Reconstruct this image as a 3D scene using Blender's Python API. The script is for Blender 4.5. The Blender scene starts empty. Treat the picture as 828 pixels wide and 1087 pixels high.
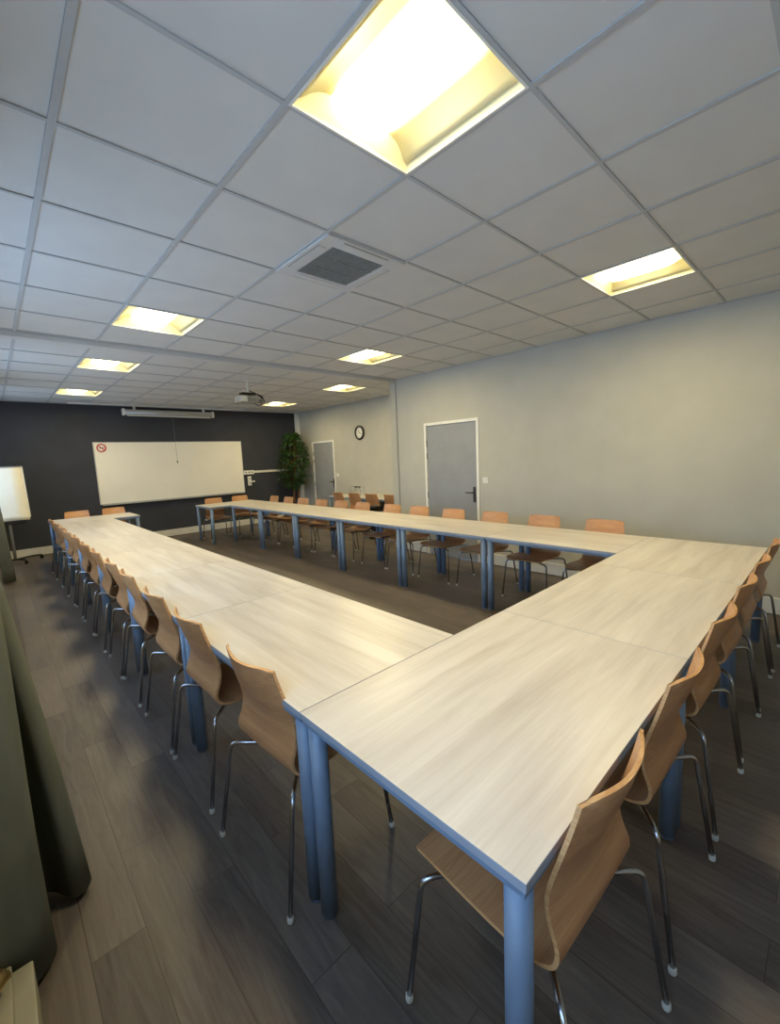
import bpy, bmesh, math, random
from mathutils import Vector, Matrix, Euler
random.seed(7)
S = bpy.context.scene
COL = S.collection
PI = math.pi

# ------------------------------------------------------------------ room data
HN, HF = 2.783, 2.84          # ceiling heights, near part and far part
XL, XR, XA = -0.66, 4.67, 6.0  # window wall, near right wall, alcove wall
YB, YP, YE = -2.9, 3.66, 8.9   # wall behind, beam/pillar, dark end wall
TX, TY = 0.326, -1.062         # outer corner of the table block
TLEN, TDEP, TH = 1.2, 0.8, 0.74

# ------------------------------------------------------------------ materials
def srgb(r, g, b):
    f = lambda c: (c/255/12.92) if c/255 <= .04045 else ((c/255+.055)/1.055)**2.4
    return (f(r), f(g), f(b), 1)

def new_mat(name, col, rough=.6, metal=0., spec=.5):
    m = bpy.data.materials.new(name); m.use_nodes = True
    b = m.node_tree.nodes['Principled BSDF']
    b.inputs['Base Color'].default_value = col
    b.inputs['Roughness'].default_value = rough
    b.inputs['Metallic'].default_value = metal
    b.inputs['Specular IOR Level'].default_value = spec
    return m

def N(m, t, **kw):
    n = m.node_tree.nodes.new(t)
    for k, v in kw.items():
        if k in n.inputs: n.inputs[k].default_value = v
        else: setattr(n, k, v)
    return n
def L(m, a, b): m.node_tree.links.new(a, b)
def bsdf(m): return m.node_tree.nodes['Principled BSDF']

def mottled(name, c1, c2, scale, rough=.7, bump=0., bscale=200., metal=0., spec=.5, stretch=(1,1,1)):
    m = new_mat(name, c1, rough, metal, spec)
    tc = N(m, 'ShaderNodeTexCoord'); mp = N(m, 'ShaderNodeMapping'); mp.inputs['Scale'].default_value = stretch
    L(m, tc.outputs['Object'], mp.inputs['Vector'])
    n = N(m, 'ShaderNodeTexNoise', Scale=scale, Detail=4.); L(m, mp.outputs[0], n.inputs['Vector'])
    r = N(m, 'ShaderNodeValToRGB'); r.color_ramp.elements[0].position = .35; r.color_ramp.elements[1].position = .65
    r.color_ramp.elements[0].color = c1; r.color_ramp.elements[1].color = c2
    L(m, n.outputs['Fac'], r.inputs[0]); L(m, r.outputs[0], bsdf(m).inputs['Base Color'])
    if bump:
        n2 = N(m, 'ShaderNodeTexNoise', Scale=bscale, Detail=3.); L(m, mp.outputs[0], n2.inputs['Vector'])
        b = N(m, 'ShaderNodeBump', Strength=bump, Distance=.002)
        L(m, n2.outputs['Fac'], b.inputs['Height']); L(m, b.outputs[0], bsdf(m).inputs['Normal'])
    return m

def wood(name, dark, light, rough, staves=.1, blend=.5, grain=6., axis_len=1.2, streak=.5):
    """pale or warm wood, fibres along local X"""
    m = new_mat(name, light, rough)
    tc = N(m, 'ShaderNodeTexCoord'); oi = N(m, 'ShaderNodeObjectInfo')
    ad = N(m, 'ShaderNodeVectorMath', operation='ADD')
    sc = N(m, 'ShaderNodeVectorMath', operation='SCALE'); sc.inputs['Scale'].default_value = 37.
    cx = N(m, 'ShaderNodeCombineXYZ'); L(m, oi.outputs['Random'], cx.inputs[0]); L(m, oi.outputs['Random'], cx.inputs[1])
    L(m, cx.outputs[0], sc.inputs[0]); L(m, tc.outputs['Object'], ad.inputs[0]); L(m, sc.outputs[0], ad.inputs[1])
    mp = N(m, 'ShaderNodeMapping'); mp.inputs['Scale'].default_value = (.7, grain, grain); L(m, ad.outputs[0], mp.inputs[0])
    n1 = N(m, 'ShaderNodeTexNoise', Scale=2.2, Detail=5., Distortion=.4); L(m, mp.outputs[0], n1.inputs['Vector'])
    mp2 = N(m, 'ShaderNodeMapping'); mp2.inputs['Scale'].default_value = (1.2, grain*6, grain*6); L(m, ad.outputs[0], mp2.inputs[0])
    n2 = N(m, 'ShaderNodeTexNoise', Scale=3., Detail=6.); L(m, mp2.outputs[0], n2.inputs['Vector'])
    mx = N(m, 'ShaderNodeMix', data_type='FLOAT'); mx.inputs[0].default_value = streak
    L(m, n1.outputs['Fac'], mx.inputs[2]); L(m, n2.outputs['Fac'], mx.inputs[3])
    last = mx.outputs[0]
    if staves:
        br = N(m, 'ShaderNodeTexBrick', Scale=1., offset=.37)
        br.inputs['Brick Width'].default_value = 400.; br.inputs['Row Height'].default_value = staves
        br.inputs['Mortar Size'].default_value = 0.
        br.inputs['Color1'].default_value = (0,0,0,1); br.inputs['Color2'].default_value = (1,1,1,1)
        L(m, ad.outputs[0], br.inputs['Vector'])
        mx2 = N(m, 'ShaderNodeMix', data_type='FLOAT'); mx2.inputs[0].default_value = blend
        L(m, last, mx2.inputs[2]); L(m, br.outputs['Color'], mx2.inputs[3]); last = mx2.outputs[0]
    r = N(m, 'ShaderNodeValToRGB'); r.color_ramp.elements[0].position = .3; r.color_ramp.elements[1].position = .7
    r.color_ramp.elements[0].color = dark; r.color_ramp.elements[1].color = light
    L(m, last, r.inputs[0]); L(m, r.outputs[0], bsdf(m).inputs['Base Color'])
    return m

def floor_mat():
    m = new_mat('vinyl plank floor', (.1,.08,.07,1), .42, 0, .4)
    tc = N(m, 'ShaderNodeTexCoord')
    mp = N(m, 'ShaderNodeMapping'); mp.inputs['Rotation'].default_value = (0, 0, PI/2); mp.inputs['Location'].default_value = (.11, .105, 0)
    L(m, tc.outputs['Object'], mp.inputs[0])
    br = N(m, 'ShaderNodeTexBrick', Scale=1., offset=.41)
    br.inputs['Brick Width'].default_value = .92; br.inputs['Row Height'].default_value = .155
    br.inputs['Mortar Size'].default_value = .0016; br.inputs['Mortar Smooth'].default_value = .3
    br.inputs['Color1'].default_value = (0,0,0,1); br.inputs['Color2'].default_value = (1,1,1,1); br.inputs['Mortar'].default_value = (.5,.5,.5,1)
    L(m, mp.outputs[0], br.inputs['Vector'])
    # per-plank offset so that the grain breaks at the joints
    sc = N(m, 'ShaderNodeVectorMath', operation='SCALE'); sc.inputs['Scale'].default_value = 11.
    L(m, br.outputs['Color'], sc.inputs[0])
    ad = N(m, 'ShaderNodeVectorMath', operation='ADD'); L(m, mp.outputs[0], ad.inputs[0]); L(m, sc.outputs[0], ad.inputs[1])
    g = N(m, 'ShaderNodeMapping'); g.inputs['Scale'].default_value = (1., 9., 1.); L(m, ad.outputs[0], g.inputs[0])
    n1 = N(m, 'ShaderNodeTexNoise', Scale=2.4, Detail=8., Distortion=2.2, Roughness=.6); L(m, g.outputs[0], n1.inputs['Vector'])
    n3 = N(m, 'ShaderNodeTexNoise', Scale=1.6, Detail=2.); L(m, ad.outputs[0], n3.inputs['Vector'])
    mx = N(m, 'ShaderNodeMix', data_type='FLOAT'); mx.inputs[0].default_value = .22
    L(m, n1.outputs['Fac'], mx.inputs[2]); L(m, br.outputs['Color'], mx.inputs[3])
    mx3 = N(m, 'ShaderNodeMix', data_type='FLOAT'); mx3.inputs[0].default_value = .25
    L(m, mx.outputs[0], mx3.inputs[2]); L(m, n3.outputs['Fac'], mx3.inputs[3])
    r = N(m, 'ShaderNodeValToRGB')
    e = r.color_ramp.elements; e[0].position = .28; e[0].color = srgb(66, 60, 58); e[1].position = .75; e[1].color = srgb(118, 109, 102)
    L(m, mx3.outputs[0], r.inputs[0])
    fin = N(m, 'ShaderNodeMix', data_type='RGBA')
    L(m, br.outputs['Fac'], fin.inputs[0]); L(m, r.outputs[0], fin.inputs[6]); fin.inputs[7].default_value = srgb(64, 58, 54)
    L(m, fin.outputs[2], bsdf(m).inputs['Base Color'])
    b = N(m, 'ShaderNodeBump', Strength=.25, Distance=.002); iv = N(m, 'ShaderNodeMath', operation='SUBTRACT'); iv.inputs[0].default_value = 1.
    L(m, br.outputs['Fac'], iv.inputs[1]); L(m, iv.outputs[0], b.inputs['Height']); L(m, b.outputs[0], bsdf(m).inputs['Normal'])
    rr = N(m, 'ShaderNodeMapRange'); rr.inputs['To Min'].default_value = .36; rr.inputs['To Max'].default_value = .55
    L(m, n1.outputs['Fac'], rr.inputs['Value']); L(m, rr.outputs[0], bsdf(m).inputs['Roughness'])
    return m

def emit(name, col, strength):
    m = new_mat(name, (.9,.9,.9,1), .5)
    bsdf(m).inputs['Emission Color'].default_value = col
    bsdf(m).inputs['Emission Strength'].default_value = strength
    return m

M = {}
M['floor'] = floor_mat()
M['ceil'] = mottled('ceiling tile', srgb(204, 204, 204), srgb(208, 208, 207), 4, .9, .04, 260, spec=.2)
M['tee'] = new_mat('ceiling grid metal', srgb(180, 182, 185), .8, 0, .2)
M['wall'] = mottled('grey wall paint', srgb(180, 179, 170), srgb(185, 184, 175), 3, .75, .15, 150, spec=.3)
M['dark'] = mottled('charcoal wall paint', srgb(55, 58, 66), srgb(59, 62, 70), 3, .7, .15, 150, spec=.3)
M['white'] = mottled('white lacquer', srgb(226, 225, 220), srgb(232, 231, 226), 8, .4)
M['trunk'] = mottled('white plastic duct', srgb(215, 214, 208), srgb(222, 221, 215), 8, .45)
M['door'] = mottled('grey door laminate', srgb(140, 143, 147), srgb(146, 149, 153), 5, .5)
M['table'] = wood('pale acacia laminate', srgb(184, 176, 169), srgb(217, 212, 207), .36, .09, .12, 7., streak=.25)
M['edge'] = mottled('silver blue edge band', srgb(150, 158, 172), srgb(156, 164, 178), 12, .4, metal=.1)
M['leg'] = mottled('blue grey painted steel', srgb(108, 128, 154), srgb(114, 134, 160), 12, .48, metal=.1)
M['ply'] = wood('beech plywood', srgb(168, 117, 77), srgb(206, 156, 109), .38, 0, 0, 9.)
M['plyedge'] = mottled('plywood edge', srgb(190, 138, 88), srgb(222, 176, 124), 30, .5, stretch=(1, 1, 14))
M['chrome'] = mottled('satin steel tube', (.42,.44,.48,1), (.5,.52,.56,1), 20, .25, metal=1.)
M['cap'] = new_mat('clear plastic glide', srgb(205, 205, 200), .35)
M['black'] = mottled('black plastic', srgb(22, 22, 24), srgb(30, 30, 32), 20, .45)
M['darkmetal'] = mottled('dark handle metal', srgb(70, 68, 66), srgb(80, 78, 76), 20, .35, metal=.8)
M['board'] = mottled('whiteboard enamel', srgb(234, 231, 222), srgb(238, 235, 226), 2, .28)
M['alu'] = mottled('aluminium trim', srgb(176, 178, 180), srgb(186, 188, 190), 20, .4, metal=.5)
M['paper'] = mottled('flip chart paper', srgb(232, 228, 214), srgb(238, 234, 220), 4, .7)
M['red'] = new_mat('red print', srgb(190, 40, 36), .5)
M['grille'] = mottled('grey grille', srgb(120, 122, 120), srgb(130, 132, 130), 30, .6)
M['curtain'] = mottled('olive grey curtain cloth', srgb(92, 97, 92), srgb(102, 106, 98), 14, .85, .4, 400, spec=.2, stretch=(1, 1, .2))
M['leaf'] = mottled('artificial leaf', srgb(30, 62, 26), srgb(62, 102, 46), 9, .5)
M['bark'] = mottled('plant stem bark', srgb(104, 66, 46), srgb(132, 88, 60), 30, .8)
M['pot'] = mottled('brown pot', srgb(80, 50, 38), srgb(94, 60, 46), 10, .5)
M['soil'] = mottled('potting soil', srgb(40, 30, 24), srgb(56, 42, 32), 60, .95)
M['projector'] = mottled('projector shell', srgb(150, 148, 143), srgb(158, 156, 151), 20, .45)
M['beam'] = mottled('painted beam', srgb(198, 199, 200), srgb(203, 204, 205), 5, .7)
M['beige'] = mottled('beige metal casing', srgb(150, 146, 128), srgb(158, 154, 136), 8, .5)
M['brass'] = mottled('brass valve', (.75,.55,.2,1), (.85,.65,.28,1), 20, .3, metal=1.)
M['lamp'] = emit('warm lamp diffuser', (1., .84, .48, 1), 12.)
M['reflector'] = new_mat('lamp housing reflector', srgb(248, 240, 196), .45)
g = new_mat('window glass', (1,1,1,1), .0); bsdf(g).inputs['Transmission Weight'].default_value = 1.; bsdf(g).inputs['IOR'].default_value = 1.01
M['glass'] = g
cg = new_mat('clear glass', (.9,.95,.95,1), .03); bsdf(cg).inputs['Transmission Weight'].default_value = .9
M['clock'] = mottled('clock dial', srgb(232, 230, 222), srgb(236, 234, 226), 10, .4)

# ------------------------------------------------------------------ mesh helpers
def box(bm, x0, x1, y0, y1, z0, z1, mi=0, bevel=0.):
    v = [bm.verts.new(p) for p in ((x0,y0,z0),(x1,y0,z0),(x1,y1,z0),(x0,y1,z0),(x0,y0,z1),(x1,y0,z1),(x1,y1,z1),(x0,y1,z1))]
    fs = [bm.faces.new([v[i] for i in q]) for q in ((0,3,2,1),(4,5,6,7),(0,1,5,4),(1,2,6,5),(2,3,7,6),(3,0,4,7))]
    for f in fs: f.material_index = mi
    if bevel:
        es = list({e for f in fs for e in f.edges})
        bmesh.ops.bevel(bm, geom=es, offset=bevel, segments=2, affect='EDGES', profile=.5)
    return fs

def tube(bm, pts, r, n=10, mi=0, r2=None, cap=True):
    pts = [Vector(p) for p in pts]; rings = []
    up = None
    for i, p in enumerate(pts):
        if i == 0: t = pts[1]-p
        elif i == len(pts)-1: t = p-pts[i-1]
        else: t = (pts[i+1]-p).normalized() + (p-pts[i-1]).normalized()
        t.normalize()
        if up is None:
            up = Vector((0,0,1)) if abs(t.z) < .9 else Vector((1,0,0))
        a = t.cross(up).normalized(); b = a.cross(t).normalized(); up = b
        rr = r if r2 is None else r + (r2-r)*i/(len(pts)-1)
        rings.append([bm.verts.new(p + a*rr*math.cos(2*PI*k/n) + b*rr*math.sin(2*PI*k/n)) for k in range(n)])
    for i in range(len(rings)-1):
        for k in range(n):
            f = bm.faces.new((rings[i][k], rings[i][(k+1) % n], rings[i+1][(k+1) % n], rings[i+1][k])); f.material_index = mi; f.smooth = True
    if cap:
        f = bm.faces.new(rings[0][::-1]); f.material_index = mi
        f = bm.faces.new(rings[-1]); f.material_index = mi

def arc_path(pts, rad, n=6):
    """round the inner corners of a polyline"""
    pts = [Vector(p) for p in pts]; out = [pts[0]]
    for i in range(1, len(pts)-1):
        a, b, c = pts[i-1], pts[i], pts[i+1]
        u = (a-b).normalized(); w = (c-b).normalized()
        p0, p2 = b+u*rad, b+w*rad
        for k in range(n+1):
            t = k/n; out.append(p0*(1-t)**2 + b*2*t*(1-t) + p2*t*t)
    out.append(pts[-1]); return out

def lathe(bm, prof, n=24, mi=0, axis='Z', origin=(0,0,0)):
    rings = []
    for r, h in prof:
        ring = []
        for k in range(n):
            a = 2*PI*k/n; c, s = r*math.cos(a), r*math.sin(a)
            p = {'Z': (c, s, h), 'Y': (c, h, s), 'X': (h, c, s)}[axis]
            ring.append(bm.verts.new(Vector(p)+Vector(origin)))
        rings.append(ring)
    for i in range(len(rings)-1):
        for k in range(n):
            f = bm.faces.new((rings[i][k], rings[i][(k+1) % n], rings[i+1][(k+1) % n], rings[i+1][k])); f.material_index = mi; f.smooth = True
    bm.faces.new(rings[0][::-1]).material_index = mi; bm.faces.new(rings[-1]).material_index = mi

def obj(name, bm, mats, parent=None, loc=None, rot=None):
    bmesh.ops.recalc_face_normals(bm, faces=bm.faces[:])
    me = bpy.data.meshes.new(name); bm.to_mesh(me); bm.free()
    for m in (mats if isinstance(mats, (list, tuple)) else [mats]): me.materials.append(M[m])
    o = bpy.data.objects.new(name, me); COL.objects.link(o)
    if parent: o.parent = parent
    if loc: o.location = loc
    if rot: o.rotation_euler = rot
    return o
def B(): return bmesh.new()
def tag(o, label, cat, group=None):
    o['label'] = label; o['category'] = cat
    if group: o['group'] = group
    return o
def thing(name, label, cat, loc=(0,0,0), rz=0, group=None):
    o = bpy.data.objects.new(name, None); COL.objects.link(o); o.location = loc; o.rotation_euler = (0,0,rz)
    o.empty_display_size = .1
    return tag(o, label, cat, group)
def struct(name, bm, mats, parent=None, label=None):
    o = obj(name, bm, mats, parent)
    if not parent: o['kind'] = 'structure'
    if label: o['label'] = label
    return o
def dup(root, loc, rz, label, group=None):
    r = root.copy(); COL.objects.link(r); r.location = loc; r.rotation_euler = (0,0,rz); r['label'] = label
    if group: r['group'] = group
    def kids(src, dst):
        for ch in list(src.children):
            c = ch.copy(); COL.objects.link(c); c.parent = dst; kids(ch, c)
    kids(root, r); return r
def ordn(k): return ['first','second','third','fourth','fifth','sixth','seventh','eighth','ninth','tenth','eleventh','twelfth'][k]

# ------------------------------------------------------------------ setting
bm = B(); box(bm, XL-.2, XA+.2, YB-.2, YE+.2, -.1, 0); struct('floor', bm, 'floor', label='dark grey brown wood plank vinyl floor')
T = .2
bm = B(); box(bm, XL-.0, XA+T, YE, YE+T, 0, 3.05); struct('wall_front', bm, 'dark', label='charcoal painted end wall')
bm = B(); box(bm, XL-T, XR+T, YB-T, YB, 0, 3.05); struct('wall_back', bm, 'wall')
D1 = (2.07, 3.065); D2 = (7.30, 8.26); DZ = 2.035
def wall_with_door(name, x, y0, y1, d):
    bm = B()
    box(bm, x, x+T, y0, d[0], 0, 3.05); box(bm, x, x+T, d[1], y1, 0, 3.05); box(bm, x, x+T, d[0], d[1], DZ, 3.05)
    bmesh.ops.remove_doubles(bm, verts=bm.verts[:], dist=1e-5)
    return struct(name, bm, 'wall', label='grey painted wall with a door')
wall_with_door('wall_right', XR, YB, YP, D1)
wall_with_door('wall_alcove', XA, YP+.14, YE, D2)
bm = B(); box(bm, XR+.02, XA+T, YP-.02, YP+.14, 0, 3.05); struct('wall_return', bm, 'wall')
# pillar where the folding partition would close
bm = B(); box(bm, XR-.012, XR+.1, YP+.01, YP+.145, 0, HN+.06, 0, .004); box(bm, XR, XR+.02, YP-.006, YP+.012, 0, HN, 1)
struct('pillar', bm, ['wall', 'grille'], label='narrow grey pillar at the end of the near wall')
# window wall with three openings
WINS = [(-2.1, -.25), (.95, 3.0), (4.1, 6.0), (7.0, 8.3)]; WZ = (.95, 2.35)
bm = B(); y = YB
for a, b in WINS:
    box(bm, XL-T, XL, y, a, 0, 3.05); box(bm, XL-T, XL, a, b, 0, WZ[0]); box(bm, XL-T, XL, a, b, WZ[1], 3.05); y = b
box(bm, XL-T, XL, y, YE+T, 0, 3.05)
bmesh.ops.remove_doubles(bm, verts=bm.verts[:], dist=1e-5)
struct('wall_left', bm, 'wall', label='window wall')
for i, (a, b) in enumerate(WINS):
    bm = B(); box(bm, XL-.12, XL-.114, a+.05, b-.05, WZ[0]+.05, WZ[1]-.05)
    w = struct('window_%d' % (i+1), bm, 'glass')
    bm = B()
    for (y0, y1, z0, z1) in ((a, b, WZ[0], WZ[0]+.06), (a, b, WZ[1]-.06, WZ[1]), (a, a+.06, WZ[0]+.06, WZ[1]-.06), (b-.06, b, WZ[0]+.06, WZ[1]-.06), ((a+b)/2-.04, (a+b)/2+.04, WZ[0]+.06, WZ[1]-.06)):
        box(bm, XL-.14, XL-.09, y0, y1, z0, z1)
    obj('window_frame', bm, 'white', w)
    bm = B(); box(bm, XL-.09, XL+.04, a-.03, b+.03, WZ[0]-.03, WZ[0], 0, .004); obj('window_sill', bm, 'white', w)

# doors
def door(n, x, d, label):
    bm = B(); y0, y1 = d[0]+.035, d[1]-.035
    box(bm, x+.012, x+.052, y0+.003, y1-.003, .008, DZ-.038, 0, .002)
    dr = struct('door_%d' % n, bm, 'door', label=label)
    bm = B()
    for (a, b, z0, z1) in ((d[0]-.004, d[0]+.035, 0, DZ+.004), (d[1]-.035, d[1]+.004, 0, DZ+.004), (d[0]+.035, d[1]-.035, DZ-.035, DZ+.004)):
        box(bm, x-.012, x+.10, a, b, z0, z1)
    obj('door_frame', bm, 'white', dr)
    for z in (1.73, 1.54, .94, .25):
        bm = B(); tube(bm, [(x+.0, y1+.004, z-.045), (x+.0, y1+.004, z+.045)], .009, 8); obj('hinge', bm, 'darkmetal', dr)
    hy = y0+.055
    bm = B(); box(bm, x+.004, x+.012, hy-.022, hy+.022, .86, 1.08, 0, .003)
    tube(bm, arc_path([(x+.01, hy, 1.0), (x-.045, hy, 1.0), (x-.045, hy+.12, 1.0)], .015), .009, 8)
    obj('door_handle', bm, 'darkmetal', dr)
door(1, XR, D1, 'grey flush door in a white frame in the near right wall')
door(2, XA, D2, 'grey flush door in a white frame by the tall green plant')

# skirting duct on walls
def skirting(name, pieces, label=None):
    bm = B()
    for (x0, x1, y0, y1, ax) in pieces:
        box(bm, x0, x1, y0, y1, 0.012, .15)
        if ax == 'y': box(bm, x0-.004, x1, y0, y1, .132, .154); box(bm, x0-.003, x1, y0, y1, .055, .062)
        else: box(bm, x0, x1, y0-.004, y1, .132, .154); box(bm, x0, x1, y0-.003, y1, .06, .068)
    o = struct(name, bm, 'trunk'); o['label'] = label or 'white skirting duct'
skirting('baseboard_front', [(XL, XA-.02, YE-.04, YE, 'x')])
skirting('baseboard_right', [(XR-.03, XR, YB, D1[0]-.01, 'y'), (XR-.03, XR, D1[1]+.01, YP, 'y')])
skirting('baseboard_alcove', [(XA-.03, XA, YP+.2, D2[0]-.01, 'y'), (XA-.03, XA, D2[1]+.01, YE-.05, 'y')])
# white pipe casing in the far corner
bm = B(); box(bm, XA-.10, XA, YE-.10, YE-.0, 0.16, HF, 0, .004); struct('trim_1', bm, 'white', label='white vertical casing in the far right corner')
# beam between the two ceilings
bm = B(); box(bm, XL, XR+.0, YP-.01, YP+.10, 2.742, 3.05, 0, .003); struct('trim_2', bm, 'beam', label='grey ceiling beam across the room')

# ceilings
LN = [(1, -1), (5, -1), (1, 4), (5, 4)]      # near lights: tile columns/rows
PF = .615
XF0, YF0 = .635, 4.68
LF = [(0, 0), (6, 0), (0, 4), (6, 4)]
def ceiling(name, x0, x1, y0, y1, z, ox, oy, px, py, skip, label):
    bm = B()
    i0, i1 = math.floor((x0-ox)/px), math.ceil((x1-ox)/px); j0, j1 = math.floor((y0-oy)/py), math.ceil((y1-oy)/py)
    w = .0125
    for i in range(i0, i1):
        for j in range(j0, j1):
            if (i, j) in skip: continue
            a, b = max(ox+i*px, x0), min(ox+(i+1)*px, x1); c, d = max(oy+j*py, y0), min(oy+(j+1)*py, y1)
            if b-a < .03 or d-c < .03: continue
            # tegular tile: face just above the grid with a fine shadow gap
            box(bm, a+w*.6, b-w*.6, c+.005, d-.005, z+.007, z+.02, 0)
    for i in range(i0, i1+1):
        x = ox+i*px
        if x0 < x < x1: box(bm, x-w, x+w, y0, y1, z, z+.006, 1)
    xs = [x0]+[ox+i*px for i in range(i0, i1+1) if x0 < ox+i*px < x1]+[x1]
    for j in range(j0, j1+1):
        y = oy+j*py
        if y0 < y < y1:
            for k in range(len(xs)-1): box(bm, xs[k]+(w if k else 0), xs[k+1]-w, y-.009, y+.009, z+.0005, z+.006, 1)
    box(bm, x0, x0+.02, y0, y1, z-.001, z+.006, 1); box(bm, x1-.02, x1, y0, y1, z-.001, z+.006, 1)
    box(bm, x0, x1, y0, y0+.02, z-.0015, z+.006, 1); box(bm, x0, x1, y1-.02, y1, z-.0015, z+.006, 1)
    return struct(name, bm, ['ceil', 'tee'], label=label)
ceiling('ceiling', XL, XR, YB, YP, HN, 0, 0, .6, .6, set(LN) | {(2, 1)}, 'white tiled ceiling of the near part')
ceiling('ceiling', XL, XA, YP+.1, YE, HF, XF0, YF0, PF, .6, set(LF), 'white tiled ceiling of the far part')
bm = B(); box(bm, XL-T, XA+T, YB-T, YE+T, 3.05, 3.15); struct('ceiling', bm, 'wall', label='slab above the suspended ceiling')

# ------------------------------------------------------------------ ceiling lights
def make_light(w):
    t = thing('ceiling_light', '', 'ceiling light')
    h = w/2-.0125; d = .085
    bm = B()
    # open housing with sloping sides and a flat back
    q = [(-h, -h, .002), (h, -h, .002), (h, h, .002), (-h, h, .002)]; k = h-.05
    p = [(-k, -k, d), (k, -k, d), (k, k, d), (-k, k, d)]
    vq = [bm.verts.new(a) for a in q]; vp = [bm.verts.new(a) for a in p]
    for i in range(4): bm.faces.new((vq[i], vq[(i+1) % 4], vp[(i+1) % 4], vp[i]))
    bm.faces.new(vp)
    o = obj('housing', bm, 'reflector', t)
    md = o.modifiers.new('s', 'SOLIDIFY'); md.thickness = .003; md.offset = 1
    bm = B()
    for (x0, x1, y0, y1) in ((-h-.008, h+.008, -h-.008, -h+.002), (-h-.008, h+.008, h-.002, h+.008), (-h-.008, -h+.002, -h+.002, h-.002), (h-.002, h+.008, -h+.002, h-.002)):
        box(bm, x0, x1, y0, y1, -.0015, .004)
    obj('frame', bm, 'white', t)
    # lamp basket: a shallow half-round trough along Y with rounded ends
    bm = B(); n, mm = 12, 14; rows = []
    for j in range(mm+1):
        v = -1+2*j/mm; yy = v*(h-.055)
        e = (1-abs(v)**6)**.5 if abs(v) < 1 else 0
        row = []
        for i in range(n+1):
            a = PI*i/n; row.append(bm.verts.new((-.135*math.cos(a), yy, d-.012-.058*math.sin(a)*max(e, .0))))
        rows.append(row)
    for j in range(mm):
        for i in range(n):
            f = bm.faces.new((rows[j][i], rows[j][i+1], rows[j+1][i+1], rows[j+1][i])); f.smooth = True
    o = obj('lamp_diffuser', bm, 'lamp', t)
    md = o.modifiers.new('s', 'SOLIDIFY'); md.thickness = .002; md.offset = -1
    for s in (-1, 1):   # curved metal wings either side of the lamps
        bm = B(); pr = []
        for i in range(7):
            u = i/6; pr.append((s*(.145+(h-.02-.145)*u), d-.01-.035*math.sin(PI*u*.5)*0 - .055*(u**2)))
        a = [[bm.verts.new((x, y, z)) for x, z in pr] for y in (-h+.02, h-.02)]
        for i in range(6):
            f = bm.faces.new((a[0][i], a[0][i+1], a[1][i+1], a[1][i])); f.smooth = True
        o = obj('reflector_wing', bm, 'reflector', t); md = o.modifiers.new('s', 'SOLIDIFY'); md.thickness = .002
    ld = bpy.data.lights.new('lamp light', 'AREA'); ld.shape = 'RECTANGLE'; ld.size = .25; ld.size_y = .44
    ld.energy = 24; ld.color = (1., .82, .42)
    o = bpy.data.objects.new('lamp_light', ld); COL.objects.link(o); o.parent = t; o.location = (0, 0, .012)
    return t
LG = 'square warm ceiling lights'
near0 = make_light(.6)
near_lab = {(1, -1): 'large square ceiling light glowing yellow at top of view, nearest the camera', (5, -1): 'square warm ceiling light nearest the right wall, on the near ceiling',
            (1, 4): 'square ceiling light on the window side just before the ceiling beam', (5, 4): 'square ceiling light on the right just before the ceiling beam above the near door'}
for k, (i, j) in enumerate(LN):
    loc = (i*.6+.3, j*.6+.3, HN)
    if k == 0: near0.location = loc; near0['label'] = near_lab[(i, j)]; near0['group'] = LG
    else: dup(near0, loc, 0, near_lab[(i, j)], LG)
far_lab = {(0, 0): 'window side ceiling light in the far room, first beyond the beam', (6, 0): 'ceiling light in the far room between projector and pillar, first beyond the beam',
           (0, 4): 'window side ceiling light nearest the dark end wall', (6, 4): 'small bright ceiling light just right of the projector, nearest the dark end wall'}
for (i, j) in LF: dup(near0, (XF0+i*PF+PF/2, YF0+j*.6+.3, HF), 0, far_lab[(i, j)], LG)

# air cassette
t = thing('air_vent', 'square white air conditioning cassette with grey grille in the near ceiling', 'air vent', (1.5, .9, HN))
bm = B(); r = .298; q = .2
for (x0, x1, y0, y1) in ((-r, r, -r, -q), (-r, r, q, r), (-r, -q, -q, q), (q, r, -q, q)): box(bm, x0, x1, y0, y1, -.012, .012)
obj('panel', bm, 'beam', t)
bm = B(); box(bm, -q, q, -q, q, -.002, .006, 1)
for i in range(22):
    x = -q+.009+i*(2*q-.018)/21; box(bm, x-.0045, x+.0045, -q+.004, q-.004, -.012, -.003, 0)
for yy in (-.068, .068): box(bm, -q, q, yy-.004, yy+.004, -.0135, -.004, 0)
obj('grille', bm, ['grille', 'black'], t)
for a in range(4):
    bm = B(); box(bm, -.17, .17, .222, .272, -.016, -.011, 0, .002); o = obj('louvre_flap', bm, 'beam', t); o.rotation_euler = (0, 0, a*PI/2)
    bm = B(); box(bm, -.175, .175, .274, .279, -.0135, -.0118); o = obj('air_slot', bm, 'grille', t); o.rotation_euler = (0, 0, a*PI/2)

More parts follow.
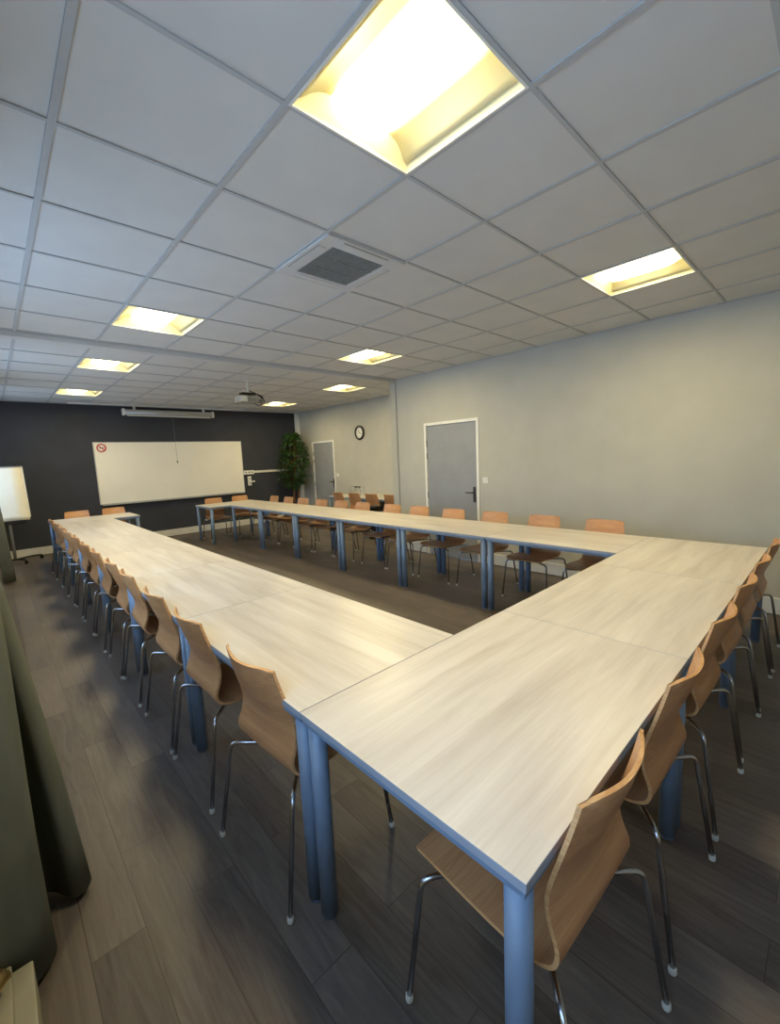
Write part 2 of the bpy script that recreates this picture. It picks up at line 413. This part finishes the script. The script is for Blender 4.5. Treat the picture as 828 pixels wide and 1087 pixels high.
# ------------------------------------------------------------------ tables
def make_table():
    t = thing('meeting_table', '', 'table')
    a, b = TLEN/2-.0012, TDEP/2-.0012
    bm = B(); box(bm, -a, a, -b, b, TH-.023, TH, 0, .0015)
    for f in bm.faces:
        if f.normal.z < .5: f.material_index = 1
    bm.normal_update()
    for f in bm.faces: f.material_index = 0 if f.normal.z > .5 else 1
    obj('tabletop', bm, ['table', 'edge'], t)
    bm = B(); i = .006
    for (x0, x1, y0, y1) in ((-a+i, a-i, -b+i, -b+i+.022), (-a+i, a-i, b-i-.022, b-i), (-a+i, -a+i+.022, -b+i+.022, b-i-.022), (a-i-.022, a-i, -b+i+.022, b-i-.022)):
        box(bm, x0, x1, y0, y1, TH-.042, TH-.0235)
    obj('under_frame', bm, 'leg', t)
    for sx in (-1, 1):
        for sy in (-1, 1):
            bm = B(); x, y = sx*(a-.038), sy*(b-.038)
            tube(bm, [(x, y, .012), (x, y, TH-.0235)], .0295, 20); lathe(bm, [(.026, 0), (.028, .012)], 20, 0, 'Z', (x, y, 0))
            obj('leg', bm, 'leg', t)
    return t
tab0 = make_table(); used = [0]
TG = 'tables of the u-shaped meeting arrangement'
def put_table(x, y, rz, label, group=TG):
    if not used[0]:
        used[0] = 1; tab0.location = (x, y, 0); tab0.rotation_euler = (0,0,rz); tab0['label'] = label; tab0['group'] = group
    else: dup(tab0, (x, y, 0), rz, label, group)
nl = ['pale wood table nearest the camera, its corner leg in the foreground', 'middle one of the three pale tables in the cross row in the foreground', 'table at the corner by the right wall, end of the cross row']
for k in range(3): put_table(TX+TLEN*(k+.5), TY+.4, 0, nl[k])
YS = TY+TDEP
for k in range(6):
    put_table(TX+.4, YS+TLEN*(k+.5), PI/2, 'pale wood table in the window side row, %s from the camera' % ordn(k))
for k in range(6):
    put_table(TX+3.6-.4, YS+TLEN*(k+.5), PI/2, 'pale wood table in the door side row, %s from the camera' % ordn(k))
YF = YS+7.2
put_table(TX+.6, YF+.4, 0, 'table at the far end of the window side row, set crosswise below the whiteboard')
put_table(TX+3.0, YF+.4, 0, 'table at the far end of the door side row, set crosswise near the end wall')
YFE = YF+.8
t = dup(tab0, (5.62, 5.95, 0), PI/2, 'pale table standing against the alcove wall, nearer the plant', 'tables in the alcove')
t = dup(tab0, (5.62, 4.74, 0), PI/2, 'pale table standing against the alcove wall, nearer the pillar', 'tables in the alcove')

# ------------------------------------------------------------------ chairs
def catmull(P, n):
    out = []
    P = [P[0]]+P+[P[-1]]
    for i in range(1, len(P)-2):
        for k in range(n):
            t = k/n; a, b, c, d = P[i-1:i+3]
            out.append(tuple(.5*((2*b[j])+(-a[j]+c[j])*t+(2*a[j]-5*b[j]+4*c[j]-d[j])*t*t+(-a[j]+3*b[j]-3*c[j]+d[j])*t**3) for j in range(len(a))))
    out.append(P[-2]); return out

def make_chair():
    """local +Y is where the sitter faces; origin on the floor between the feet"""
    t = thing('plywood_chair', '', 'chair')
    # centre line of the shell: (y, z, half width, sideways bow)
    prof = [(-.230, .845, .169, .038), (-.214, .79, .176, .034), (-.190, .72, .184, .028), (-.164, .65, .187, .022), (-.149, .60, .189, .016),
            (-.150, .55, .191, .009), (-.163, .50, .194, .004), (-.152, .458, .198, .002), (-.105, .436, .202, .004), (-.03, .432, .205, .007),
            (.08, .438, .207, .009), (.18, .446, .205, .008), (.235, .446, .200, .004), (.262, .436, .190, .0)]
    C = catmull(prof, 4); nx = 12; th = .010
    bm = B(); top, bot = [], []
    for i, (y, z, w, bow) in enumerate(C):
        a = C[max(i-1, 0)]; b = C[min(i+1, len(C)-1)]
        ty, tz = b[0]-a[0], b[1]-a[1]; l = math.hypot(ty, tz); ny, nz = -tz/l, ty/l   # normal toward sitter
        # soft corners at both ends of the shell
        s = i/(len(C)-1); L_tot = len(C)
        rowt, rowb = [], []
        for k in range(nx+1):
            u = -1+2*k/nx
            cr = .0
            if i == 0: cr = -.012*abs(u)**6
            ww = w-(.010 if i == 0 or i == len(C)-1 else 0)
            off = bow*(u*u)                 # edges come forward of the middle
            yy, zz = y+ny*off, z+nz*off+cr
            rowt.append(bm.verts.new((u*ww, yy+ny*th/2, zz+nz*th/2))); rowb.append(bm.verts.new((u*ww, yy-ny*th/2, zz-nz*th/2)))
        top.append(rowt); bot.append(rowb)
    n = len(C)
    for i in range(n-1):
        for k in range(nx):
            f = bm.faces.new((top[i][k], top[i+1][k], top[i+1][k+1], top[i][k+1])); f.smooth = True
            f = bm.faces.new((bot[i][k], bot[i][k+1], bot[i+1][k+1], bot[i+1][k])); f.smooth = True
        for k in (0, nx):
            f = bm.faces.new((top[i][k], bot[i][k], bot[i+1][k], top[i+1][k])); f.material_index = 1
    for i in (0, n-1):
        for k in range(nx):
            f = bm.faces.new((top[i][k], top[i][k+1], bot[i][k+1], bot[i][k])); f.material_index = 1
    for e in bm.edges:
        if len(e.link_faces) == 2 and e.link_faces[0].material_index != e.link_faces[1].material_index: e.smooth = False
    sh = obj('seat_shell', bm, ['ply', 'plyedge'], t)
    # the fibres run down the back: rotate the grain by giving the shell its own texture frame
    bm = B(); box(bm, -.13, .13, -.06, .16, .409, .417, 0, .002); obj('mounting_plate', bm, 'black', t)
    for sx in (-1, 1):
        for (yf, yt) in ((-.25, -.035), (.25, .105)):
            bm = B()
            p = arc_path([(sx*.05, yt, .402), (sx*.225, yt+(yf-yt)*.72, .404), (sx*.252, yf, .014)], .035, 7)
            tube(bm, p, .0085, 10)
            lg = obj('leg', bm, 'chrome', t)
            bm = B(); lathe(bm, [(.0105, 0), (.0118, .005), (.0108, .018), (.0092, .021)], 12, 0, 'Z', (sx*.2525, yf, 0)); obj('foot_cap', bm, 'cap', lg)
    bm = B()
    for yy in (-.035, .105): tube(bm, [(-.06, yy, .402), (.06, yy, .402)], .0085, 10)
    obj('cross_tube', bm, 'chrome', t)
    return t
ch0 = make_chair(); cu = [0]
def put_chair(x, y, rz, label, group, turn=None):
    rz += random.uniform(-.03, .03) if turn is None else turn
    if not cu[0]:
        cu[0] = 1; ch0.location = (x, y, 0); ch0.rotation_euler = (0,0,rz); ch0['label'] = label; ch0['group'] = group
    else: dup(ch0, (x, y, 0), rz, label, group)
# window side row: sitters face +X
ly = [.035, .68, 1.24, 1.88, 2.41, 3.05, 3.60, 4.25, 4.85, 5.42, 6.03, 6.62]
for k, y in enumerate(ly):
    put_chair(.492+random.uniform(-.008, .004), y, -PI/2, 'beech plywood chair on the window side of the tables, %s from the camera' % ordn(k), 'chairs along the window side row', .055 if k == 0 else None)
nx_ = [.61, 1.215, 1.83, 2.435, 3.0, 3.6]
for k, x in enumerate(nx_):
    put_chair(x+(.022 if k < 3 else .012), -.918, 0, 'beech plywood chair at the cross row in the foreground, %s from the camera' % ordn(k), 'chairs along the near cross row', -.03 if k == 0 else None)
ry = [.15, .78, 1.40, 2.01, 2.62, 3.16, 3.86, 4.44, 5.02, 5.64, 6.2, 6.8]
for k, y in enumerate(ry):
    put_chair(3.95+random.uniform(-.01, .01)-.12, y, PI/2, 'beech plywood chair on the door side of the tables, %s from the camera' % ordn(k), 'chairs along the door side row')
fx = [(.74, 'beech plywood chair facing the room at the window side far table, left one'), (1.30, 'beech plywood chair facing the room at the window side far table, right one'),
      (3.13, 'beech plywood chair facing the room at the door side far table, left one'), (3.72, 'beech plywood chair facing the room at the door side far table, right one')]
for x, lb in fx: put_chair(x, YFE+.02-.12, PI, lb, 'chairs at the far ends facing the camera')
al = ['nearest the plant', 'second from the plant', 'second from the pillar', 'nearest the pillar']
for y, lb in zip((6.14, 5.58, 5.03, 4.47), al):
    put_chair(5.38, y, -PI/2+.02, 'plywood chair seen from behind at the alcove tables, %s' % lb, 'chairs in the alcove facing the wall')

# ------------------------------------------------------------------ whiteboard wall
t = thing('whiteboard', 'wide white whiteboard with aluminium frame on the charcoal wall', 'whiteboard', (2.8, YE, 1.475))
bm = B(); box(bm, -1.52, 1.52, -.028, -.004, -.625, .625, 0, .002); obj('writing_surface', bm, 'board', t)
bm = B()
for (x0, x1, z0, z1) in ((-1.535, 1.535, .617, .632), (-1.535, 1.535, -.632, -.617), (-1.535, -1.52, -.617, .617), (1.52, 1.535, -.617, .617)): box(bm, x0, x1, -.032, -.002, z0, z1)
obj('frame', bm, 'alu', t)
bm = B(); box(bm, -1.5, 1.5, -.095, -.03, -.648, -.636, 0, .002); box(bm, -1.5, 1.5, -.097, -.09, -.648, -.62); obj('pen_tray', bm, 'alu', t)
for (x, c, lb) in ((3.82, 'black', 'black marker on the right end of the whiteboard tray, left one'), (4.02, 'black', 'black marker on the right end of the whiteboard tray, right one')):
    bm = B(); tube(bm, [(x-.06, YE-.065, .849), (x+.03, YE-.065, .849)], .0095, 10); tube(bm, [(x+.03, YE-.065, .849), (x+.065, YE-.065, .849)], .0105, 10)
    o = obj('marker_pen', bm, c); tag(o, lb, 'pen', 'markers on the whiteboard tray')
# no smoking sign
t = thing('no_smoking_sign', 'small round no smoking sign in the upper left corner of the whiteboard', 'sign', (1.405, YE-.0345, 1.99))
bm = B(); lathe(bm, [(.085, 0), (.085, .002)], 40, 0, 'Y'); obj('disc', bm, 'white', t)
bm = B(); n = 40
ra = [[bm.verts.new((r*math.cos(2*PI*k/n), y, r*math.sin(2*PI*k/n))) for k in range(n)] for r, y in ((.062, -.004), (.085, -.004), (.085, -.001), (.062, -.001))]
for i in range(4):
    for k in range(n): bm.faces.new((ra[i][k], ra[i][(k+1) % n], ra[(i+1) % 4][(k+1) % n], ra[(i+1) % 4][k]))
f = box(bm, -.068, .068, -.0045, -.001, -.009, .009)
bmesh.ops.rotate(bm, verts=list({v for q in f for v in q.verts}), cent=(0,0,0), matrix=Matrix.Rotation(PI/4, 3, 'Y'))
obj('prohibition_ring', bm, 'red', t)
bm = B(); box(bm, -.045, .030, -.003, -.001, -.007, .007); box(bm, .034, .045, -.003, -.001, -.007, .007); tube(bm, [(.04, -.002, .012), (.046, -.002, .022), (.038, -.002, .03)], .0025, 6)
obj('cigarette_symbol', bm, 'black', t)

# projection screen case
t = thing('projection_screen', 'rolled up projection screen in a long white case above the whiteboard', 'projection screen', (2.74, YE-.17, 2.70))
bm = B(); tube(bm, [(-.88, 0, .0), (.88, 0, .0)], .052, 16); box(bm, -.88, .88, -.05, .05, .0, .055, 0, .004); obj('case', bm, 'alu', t)
bm = B(); box(bm, -.84, .84, -.018, .018, -.072, -.052, 0, .003); obj('bottom_bar', bm, 'white', t)
for s in (-1, 1):
    bm = B(); box(bm, s*.9-.02, s*.9+.02, -.055, .06, -.06, .07, 0, .004); obj('end_cap', bm, 'white', t)
    bm = B(); box(bm, s*.7-.02, s*.7+.02, -.02, .02, .055, .139); obj('bracket', bm, 'white', t)
bm = B(); tube(bm, [(.02, -.02, -.07), (.025, -.03, -1.02)], .0025, 6); lathe(bm, [(.006, -1.07), (.016, -1.06), (.016, -1.03), (.005, -1.015)], 12, 0, 'Z', (.025, -.03, 0)); obj('pull_cord', bm, 'grille', t)
bm = B(); box(bm, .92, 4.35, YE-.32, YE-.29, HF-.028, HF-.002, 0, .002); tag(obj('ceiling_rail', bm, 'white'), 'thin white rail under the ceiling in front of the dark wall', 'rail')

# horizontal wall duct and sockets
t = thing('cable_duct', 'white horizontal cable duct on the dark wall right of the whiteboard', 'cable duct', (4.34, YE, 1.31))
bm = B(); box(bm, .26, 1.56, -.035, -.001, 0, .055, 0, .003); obj('duct', bm, 'trunk', t)
bm = B(); box(bm, 0, .26, -.05, -.001, -.03, .07, 0, .004)
obj('socket_housing', bm, 'white', t)
for k in range(3):
    bm = B(); lathe(bm, [(.022, 0), (.022, .003)], 20, 0, 'Y', (.05+k*.08, -.0535, .02)); obj('socket', bm, 'grille', t)
t = thing('wall_socket', 'white double wall socket with plug below the cable duct', 'wall socket', (4.48, YE, 1.06))
bm = B(); box(bm, -.045, .045, -.03, -.001, .05, .17, 0, .004); box(bm, -.045, .045, -.03, -.001, -.06, .045, 0, .004); obj('cover_plate', bm, 'white', t)
bm = B(); box(bm, .03, .12, -.07, -.031, .02, .055, 0, .006); obj('plug', bm, 'white', t)
for zz in (.11, -.01):
    bm = B(); lathe(bm, [(.02, 0), (.02, .003)], 18, 0, 'Y', (0, -.033, zz)); obj('socket', bm, 'grille', t)
# light switches
for (x, y, nm) in ((XR, 1.965, 'white light switch beside the near door'), (XA, 7.19, 'white light switch beside the far door')):
    t = thing('light_switch', nm, 'light switch', (x, y, 1.175), 0, 'light switches by the doors')
    bm = B(); box(bm, -.012, -.001, -.042, .042, -.042, .042, 0, .003); obj('plate', bm, 'white', t)
    bm = B(); box(bm, -.017, -.0125, -.026, .026, -.026, .026, 0, .002); obj('rocker', bm, 'trunk', t)
# clock
t = thing('wall_clock', 'round black rimmed wall clock on the alcove wall', 'clock', (XA, 6.25, 2.14))
bm = B(); n = 40; prof = [(.125, -.012), (.128, -.034), (.145, -.042), (.162, -.03), (.165, -.002), (.125, -.002)]
ra = [[bm.verts.new((h, r*math.cos(2*PI*k/n), r*math.sin(2*PI*k/n))) for k in range(n)] for r, h in prof]
for i in range(len(prof)):
    for k in range(n):
        f = bm.faces.new((ra[i][k], ra[i][(k+1) % n], ra[(i+1) % len(prof)][(k+1) % n], ra[(i+1) % len(prof)][k])); f.smooth = True
obj('rim', bm, 'black', t)
bm = B(); lathe(bm, [(.126, -.012), (.126, -.004)], 40, 0, 'X'); obj('dial', bm, 'clock', t)
bm = B()
for k in range(12):
    f = box(bm, -.0145, -.0125, -.004, .004, .096, .114 if k % 3 else .12)
    bmesh.ops.rotate(bm, verts=list({v for q in f for v in q.verts}), cent=(0,0,0), matrix=Matrix.Rotation(k*PI/6, 3, 'X'))
obj('hour_marks', bm, 'black', t)
for (nm, ln, w, ang) in (('hour_hand', .062, .005, -.55), ('minute_hand', .095, .0035, 1.9)):
    bm = B(); f = box(bm, -.018, -.0155, -w, w, -.015, ln); o = obj(nm, bm, 'black', t); o.rotation_euler = (ang, 0, 0)

# ------------------------------------------------------------------ projector
t = thing('projector', 'white ceiling projector hanging on a pole before the dark wall', 'projector', (2.79, 5.05, HF))
bm = B(); lathe(bm, [(.06, -.012), (.06, -.002)], 24); tube(bm, [(0, 0, -.01), (0, 0, -.2)], .018, 14); obj('ceiling_pole', bm, 'white', t)
bm = B(); box(bm, -.12, .10, -.06, .06, -.225, -.2, 0, .004)
for sx, sy in ((-.1, -.07), (.09, -.07), (.09, .08), (-.1, .08)): tube(bm, [(sx*.5, sy*.5, -.215), (sx, sy, -.222), (sx, sy, -.25)], .008, 8)
obj('bracket', bm, 'black', t)
bm = B(); box(bm, -.18, .12, -.12, .12, -.355, -.25, 0, .018)
obj('body', bm, 'projector', t)
bm = B(); lathe(bm, [(.045, .13), (.045, .155), (.036, .165)], 24, 0, 'Y', (-.12, 0, -.31)); obj('lens', bm, 'black', t)
bm = B()
for k in range(7): box(bm, -.055+.02*k, -.045+.02*k, -.1235, -.119, -.34, -.29)
obj('air_grille', bm, 'grille', t)
bm = B()
for k in range(3):
    z0 = -.30-.02*k
    tube(bm, arc_path([(.11, -.05+.04*k, z0), (.20+.03*k, -.05, z0+.01), (.24, -.02, z0+.06), (.14, .0, -.20), (.02, .0, -.16)], .03), .006, 8)
tube(bm, arc_path([(.05, -.08, -.36), (.12, -.1, -.40), (.2, -.05, -.37), (.2, .0, -.28)], .03), .006, 8)
obj('cables', bm, 'black', t)
bm = B(); box(bm, -.172, -.075, -.13, -.118, -.345, -.262, 0, .004); obj('lit_face_plate', bm, 'white', t)  # added white plate paints the lit front face onto the greyer body

# ------------------------------------------------------------------ flip chart
t = thing('flip_chart', 'mobile flip chart easel with white paper pad in the far left corner', 'flip chart', (-.22, 8.2, 0), -.06)
def tilt(z): return .10*(z-.8)   # leaning back
bm = B()
v = [bm.verts.new(p) for p in ((-.36, tilt(.80)-.01, .80), (.36, tilt(.80)-.01, .80), (.34, tilt(1.70)-.01, 1.70), (-.34, tilt(1.70)-.01, 1.70))]
w = [bm.verts.new((q.co.x, q.co.y+.02, q.co.z)) for q in v]
bm.faces.new(v); bm.faces.new(w[::-1])
for i in range(4): bm.faces.new((v[i], v[(i+1) % 4], w[(i+1) % 4], w[i]))
obj('board', bm, 'white', t)
bm = B(); rows = []
for i in range(12):
    s = i/11; z = 1.68-.92*s; y = tilt(z)-.022-(.02*max(0, (s-.85)/.15)**2) - .002*math.sin(s*30)*max(0, s-.6)
    rows.append([bm.verts.new((x, y, z+.004*math.sin(9*x))) for x in (-.335-.02*s, -.16, 0, .16, .315+.03*s)])
for i in range(11):
    for k in range(4):
        f = bm.faces.new((rows[i][k], rows[i][k+1], rows[i+1][k+1], rows[i+1][k])); f.smooth = True
o = obj('paper_pad', bm, 'paper', t); md = o.modifiers.new('s', 'SOLIDIFY'); md.thickness = .006
bm = B(); box(bm, -.36, .36, tilt(1.69)-.045, tilt(1.69)+.015, 1.675, 1.745, 0, .006); obj('clamp_bar', bm, 'black', t)
bm = B(); box(bm, -.3, .3, tilt(.84)-.05, tilt(.84)+.03, .70, .755, 0, .006); obj('pen_tray', bm, 'black', t)
bm = B(); tube(bm, [(.07, .05, .09), (.07, .06, .9), (.07, .085, 1.4)], .022, 12); obj('column', bm, 'alu', t)
bm = B()
for (x, y) in ((.21, -.05), (-.14, .0), (.42, .34), ): tube(bm, arc_path([(.07, .05, .085), (.07+(x-.07)*.6, .05+(y-.05)*.6, .085), (x, y, .07)], .03), .016, 8)
obj('base', bm, 'black', t)
for (x, y) in ((.21, -.05), (-.14, .0), (.42, .34)):
    bm = B(); lathe(bm, [(.02, -.012), (.028, -.008), (.028, .008), (.02, .012)], 16, 0, 'Y', (x, y, .028)); box(bm, x-.012, x+.012, y-.016, y+.016, .045, .072); obj('caster', bm, 'black', t)

# ------------------------------------------------------------------ plant in the far corner
t = thing('potted_tree', 'tall bushy green potted tree in the far right corner', 'plant', (5.50, 8.40, 0))
bm = B(); lathe(bm, [(.14, 0), (.15, .01), (.19, .32), (.20, .33), (.20, .36), (.18, .36), (.175, .30), (.0001, .30)], 28); obj('pot', bm, 'pot', t)
bm = B(); lathe(bm, [(.172, .29), (.15, .315), (.05, .32)], 24); obj('soil', bm, 'soil', t)
rnd = random.Random(3); tips = []
for s in range(4):
    a = s*1.7; bm = B(); p = [Vector((.05*math.cos(a), .05*math.sin(a), .3))]
    for k in range(9):
        p.append(p[-1]+Vector((.02*math.cos(a+k*.5)+rnd.uniform(-.012, .012), .02*math.sin(a+k*.5)+rnd.uniform(-.012, .012), .2)))
    tube(bm, p, .02, 8, 0, .006); obj('stem', bm, 'bark', t); tips += p[3:]
bm = B(); br = B()
def env(z):   # half width of the crown at height z
    s = (z-.82)/(2.32-.82)
    return (.14+.36*math.sin(PI*min(1, max(0, s))**.8)) if 0 <= s <= 1 else .05
def leaf(bm, p, d, ln, w):
    d = d.normalized(); s = d.cross(Vector((0,0,1))); s = s.normalized() if s.length > .01 else Vector((1,0,0)); n = s.cross(d)
    pts = [p, p+d*ln*.35+s*w+n*.006, p+d*ln*.35-s*w+n*.006, p+d*ln*.7+s*w*.7-n*.004, p+d*ln*.7-s*w*.7-n*.004, p+d*ln-n*.02, p+d*ln*.35-n*.004, p+d*ln*.7-n*.014]
    v = [bm.verts.new(q) for q in pts]
    for q in ((0, 1, 6), (0, 6, 2), (1, 3, 7, 6), (6, 7, 4, 2), (3, 5, 7), (7, 5, 4)): bm.faces.new([v[i] for i in q])
for b in range(230):
    z = rnd.uniform(.86, 2.26); a = rnd.uniform(0, 2*PI); src = min(tips, key=lambda q: abs(q.z-(z-.12))+rnd.uniform(0, .1))
    R = env(z)*rnd.uniform(.55, 1.05); tip = Vector((max(-.44, min(.36, R*math.cos(a))), min(.34, R*math.sin(a)*.9), z))
    mid = (src+tip)/2+Vector((0, 0, .05))
    path = [src, mid, tip]; tube(br, path, .004, 5, 0, .0015)
    for k in range(13):
        u = .3+.7*k/12; q = src.lerp(mid, u*2) if u < .5 else mid.lerp(tip, u*2-1)
        d = (tip-src).normalized()*.5+Vector((rnd.uniform(-1, 1), rnd.uniform(-1, 1), rnd.uniform(-.9, .35)))
        q = Vector((max(-.46, min(.34, q.x)), min(.34, q.y), q.z))
        leaf(bm, q, d, rnd.uniform(.07, .11), rnd.uniform(.013, .02))
for v in bm.verts:
    v.co.x = min(v.co.x, .36); v.co.y = min(v.co.y, .36)
obj('branches', br, 'bark', t)
o = obj('foliage', bm, 'leaf', t)

# ------------------------------------------------------------------ small things in the alcove
t = thing('wire_rack', 'small chrome wire rack with black grips on the alcove table', 'rack', (5.62, 5.98, TH))
for s in (-1, 1):
    bm = B(); tube(bm, arc_path([(-.06, s*.17, .004), (-.06, s*.17, .19), (.06, s*.17, .19), (.06, s*.17, .004)], .03), .005, 8); obj('side_frame', bm, 'chrome', t)
bm = B()
for zz, xx in ((.10, -.06), (.19, 0), (.10, .06), (.02, -.06), (.02, .06)): tube(bm, [(xx, -.17, zz), (xx, .17, zz)], .0035, 8)
obj('cross_wires', bm, 'chrome', t)
for yy in (-.06, .05):
    bm = B(); tube(bm, [(0, yy-.04, .19), (0, yy+.04, .19)], .014, 10); tube(bm, [(0, yy, .19), (0, yy, .15)], .008, 8); obj('grip', bm, 'black', t)
t = thing('waste_bin', 'black bin on the floor beside the alcove chairs near the pillar', 'bin', (5.02, 4.76, 0))
bm = B(); n = 24
prof = [(.10, 0), (.115, .01), (.135, .60), (.142, .61), (.142, .63), (.130, .63), (.125, .60), (.105, .02), (.001, .02)]
rings = [[bm.verts.new((r*math.cos(2*PI*k/n), r*math.sin(2*PI*k/n), h)) for k in range(n)] for r, h in prof]
for i in range(len(rings)-1):
    for k in range(n):
        f = bm.faces.new((rings[i][k], rings[i][(k+1) % n], rings[i+1][(k+1) % n], rings[i+1][k])); f.smooth = True
bm.faces.new(rings[0][::-1])
obj('body', bm, 'black', t)

# ------------------------------------------------------------------ curtains and heater on the window side
def curtain(name, crests, z0, z1, lean, label, base):
    """crests: (y, x at hem) control points of the plan curve"""
    t = thing(name, label, 'curtain', (0, 0, 0))
    pts = catmull([(c[0], c[1], c[2] if len(c) > 2 else lean) for c in crests], 10); nz = 14
    bm = B(); g = []
    for j in range(nz+1):
        z = z0+(z1-z0)*j/nz; f = 1-.35*(j/nz)
        row = []
        for (y, x, le) in pts:
            xx = base+(x-base)*f - le*(z-z0)
            yy = y+.006*math.sin(z*3+y*9)
            row.append(bm.verts.new((xx+.004*math.sin(z*4+y*14), yy, z)))
        g.append(row)
    for j in range(nz):
        for i in range(len(pts)-1):
            q = bm.faces.new((g[j][i], g[j][i+1], g[j+1][i+1], g[j+1][i])); q.smooth = True
    o = obj('cloth', bm, 'curtain', t); md = o.modifiers.new('s', 'SOLIDIFY'); md.thickness = .004; md.offset = 0
    bm = B(); ys = [p[0] for p in pts]; 
    for z_ in (z1-.06,):
        for k in range(6):
            y = min(ys)+(max(ys)-min(ys))*(k+.5)/6
            tube(bm, [(base-lean*(z1-z0)-.005, y, z1-.02), (base-lean*(z1-z0)-.005, y, z1+.03)], .004, 6)
    obj('hooks', bm, 'alu', t)
    return t
curtain('curtain', [(.10, -.47, .0), (.13, -.40, .0), (.18, -.345, .0), (.235, -.335, .0), (.265, -.37, .0), (.28, -.46, .01), (.31, -.53, .02), (.40, -.56, .03), (.50, -.52, .05), (.505, -.42, .06), (.47, -.33, .07), (.415, -.29, .073), (.375, -.262, .073), (.385, -.228, .073), (.43, -.212, .073), (.49, -.235, .073), (.53, -.30, .073), (.56, -.42), (.60, -.34), (.66, -.30), (.71, -.36), (.74, -.43), (.79, -.36), (.85, -.34), (.89, -.42)],
        .03, 2.70, .073, 'olive grey curtain gathered at the left edge nearest the camera', -.37)
cs = []; y = 6.5
for k in range(9):
    cs.append((y, -.20 if k % 2 else -.33)); y += .085
curtain('curtain', cs, .03, 2.72, .035, 'olive grey curtain beyond, in front of the flip chart corner', -.3)
bm = B(); box(bm, -.62, -.30, YB+.05, YP-.03, HN-.045, HN-.002, 0, .003); tag(obj('curtain_rail', bm, 'white'), 'white curtain rail along the window wall in the near part', 'curtain rail')
bm = B(); box(bm, -.5, -.2, YP+.12, YE-.4, HF-.05, HF-.002, 0, .003); tag(obj('curtain_rail', bm, 'white'), 'white curtain rail along the window wall in the far part', 'curtain rail')

t = thing('convector_heater', 'low cream convector casing on the floor at the bottom left corner', 'heater', (0, 0, 0))
bm = B(); box(bm, XL+.02, -.385, -2.4, .10, 0, .15, 0, .004); box(bm, XL+.02, -.43, -2.4, .10, .15, .175, 0, .004); obj('casing', bm, 'beige', t)
bm = B()
for k in range(20): box(bm, XL+.05, -.46, -2.3+k*.11, -2.25+k*.11, .1755, .178)
obj('air_slots', bm, 'grille', t)
bm = B(); tube(bm, [(-.49, -.02, .176), (-.49, -.02, .22)], .012, 12); tube(bm, [(-.49, -.02, .22), (-.44, .03, .225)], .02, 14); obj('valve', bm, 'brass', t)

# ------------------------------------------------------------------ light
w = bpy.data.worlds.new('daylight'); S.world = w; w.use_nodes = True
bg = w.node_tree.nodes['Background']; bg.inputs[0].default_value = (.45, .68, 1., 1); bg.inputs[1].default_value = 5.0
for i, (a, b) in enumerate(WINS):
    ld = bpy.data.lights.new('window daylight', 'AREA'); ld.shape = 'RECTANGLE'; ld.size = WZ[1]-WZ[0]; ld.size_y = b-a
    ld.cycles.is_portal = True
    o = bpy.data.objects.new('window_daylight', ld); COL.objects.link(o); o.location = (XL-.22, (a+b)/2, (WZ[0]+WZ[1])/2); o.rotation_euler = (0, -PI/2, 0)

# ------------------------------------------------------------------ camera
yaw, pitch, roll, F = -.75, -.127, -.044, 451.565
ca, sa, cb, sb = math.cos(yaw), math.sin(yaw), math.cos(pitch), math.sin(pitch)
f = Vector((-sa*cb, ca*cb, sb)); r = Vector((ca, sa, 0)); u = r.cross(f)
r2 = r*math.cos(roll)+u*math.sin(roll); u2 = -r*math.sin(roll)+u*math.cos(roll)
cd = bpy.data.cameras.new('camera'); cam = bpy.data.objects.new('camera', cd); COL.objects.link(cam)
cam.matrix_world = Matrix(((r2.x, u2.x, -f.x, -.313), (r2.y, u2.y, -f.y, -1.42), (r2.z, u2.z, -f.z, HN-1.24), (0, 0, 0, 1)))
cd.sensor_fit = 'VERTICAL'; cd.sensor_height = 24; cd.lens = 24*F/1087; cd.clip_start = .02
S.camera = cam
S.view_settings.view_transform = 'Standard'; S.view_settings.look = 'None'; S.view_settings.gamma = 1; S.view_settings.use_curve_mapping = False
S.view_settings.exposure = 0.06
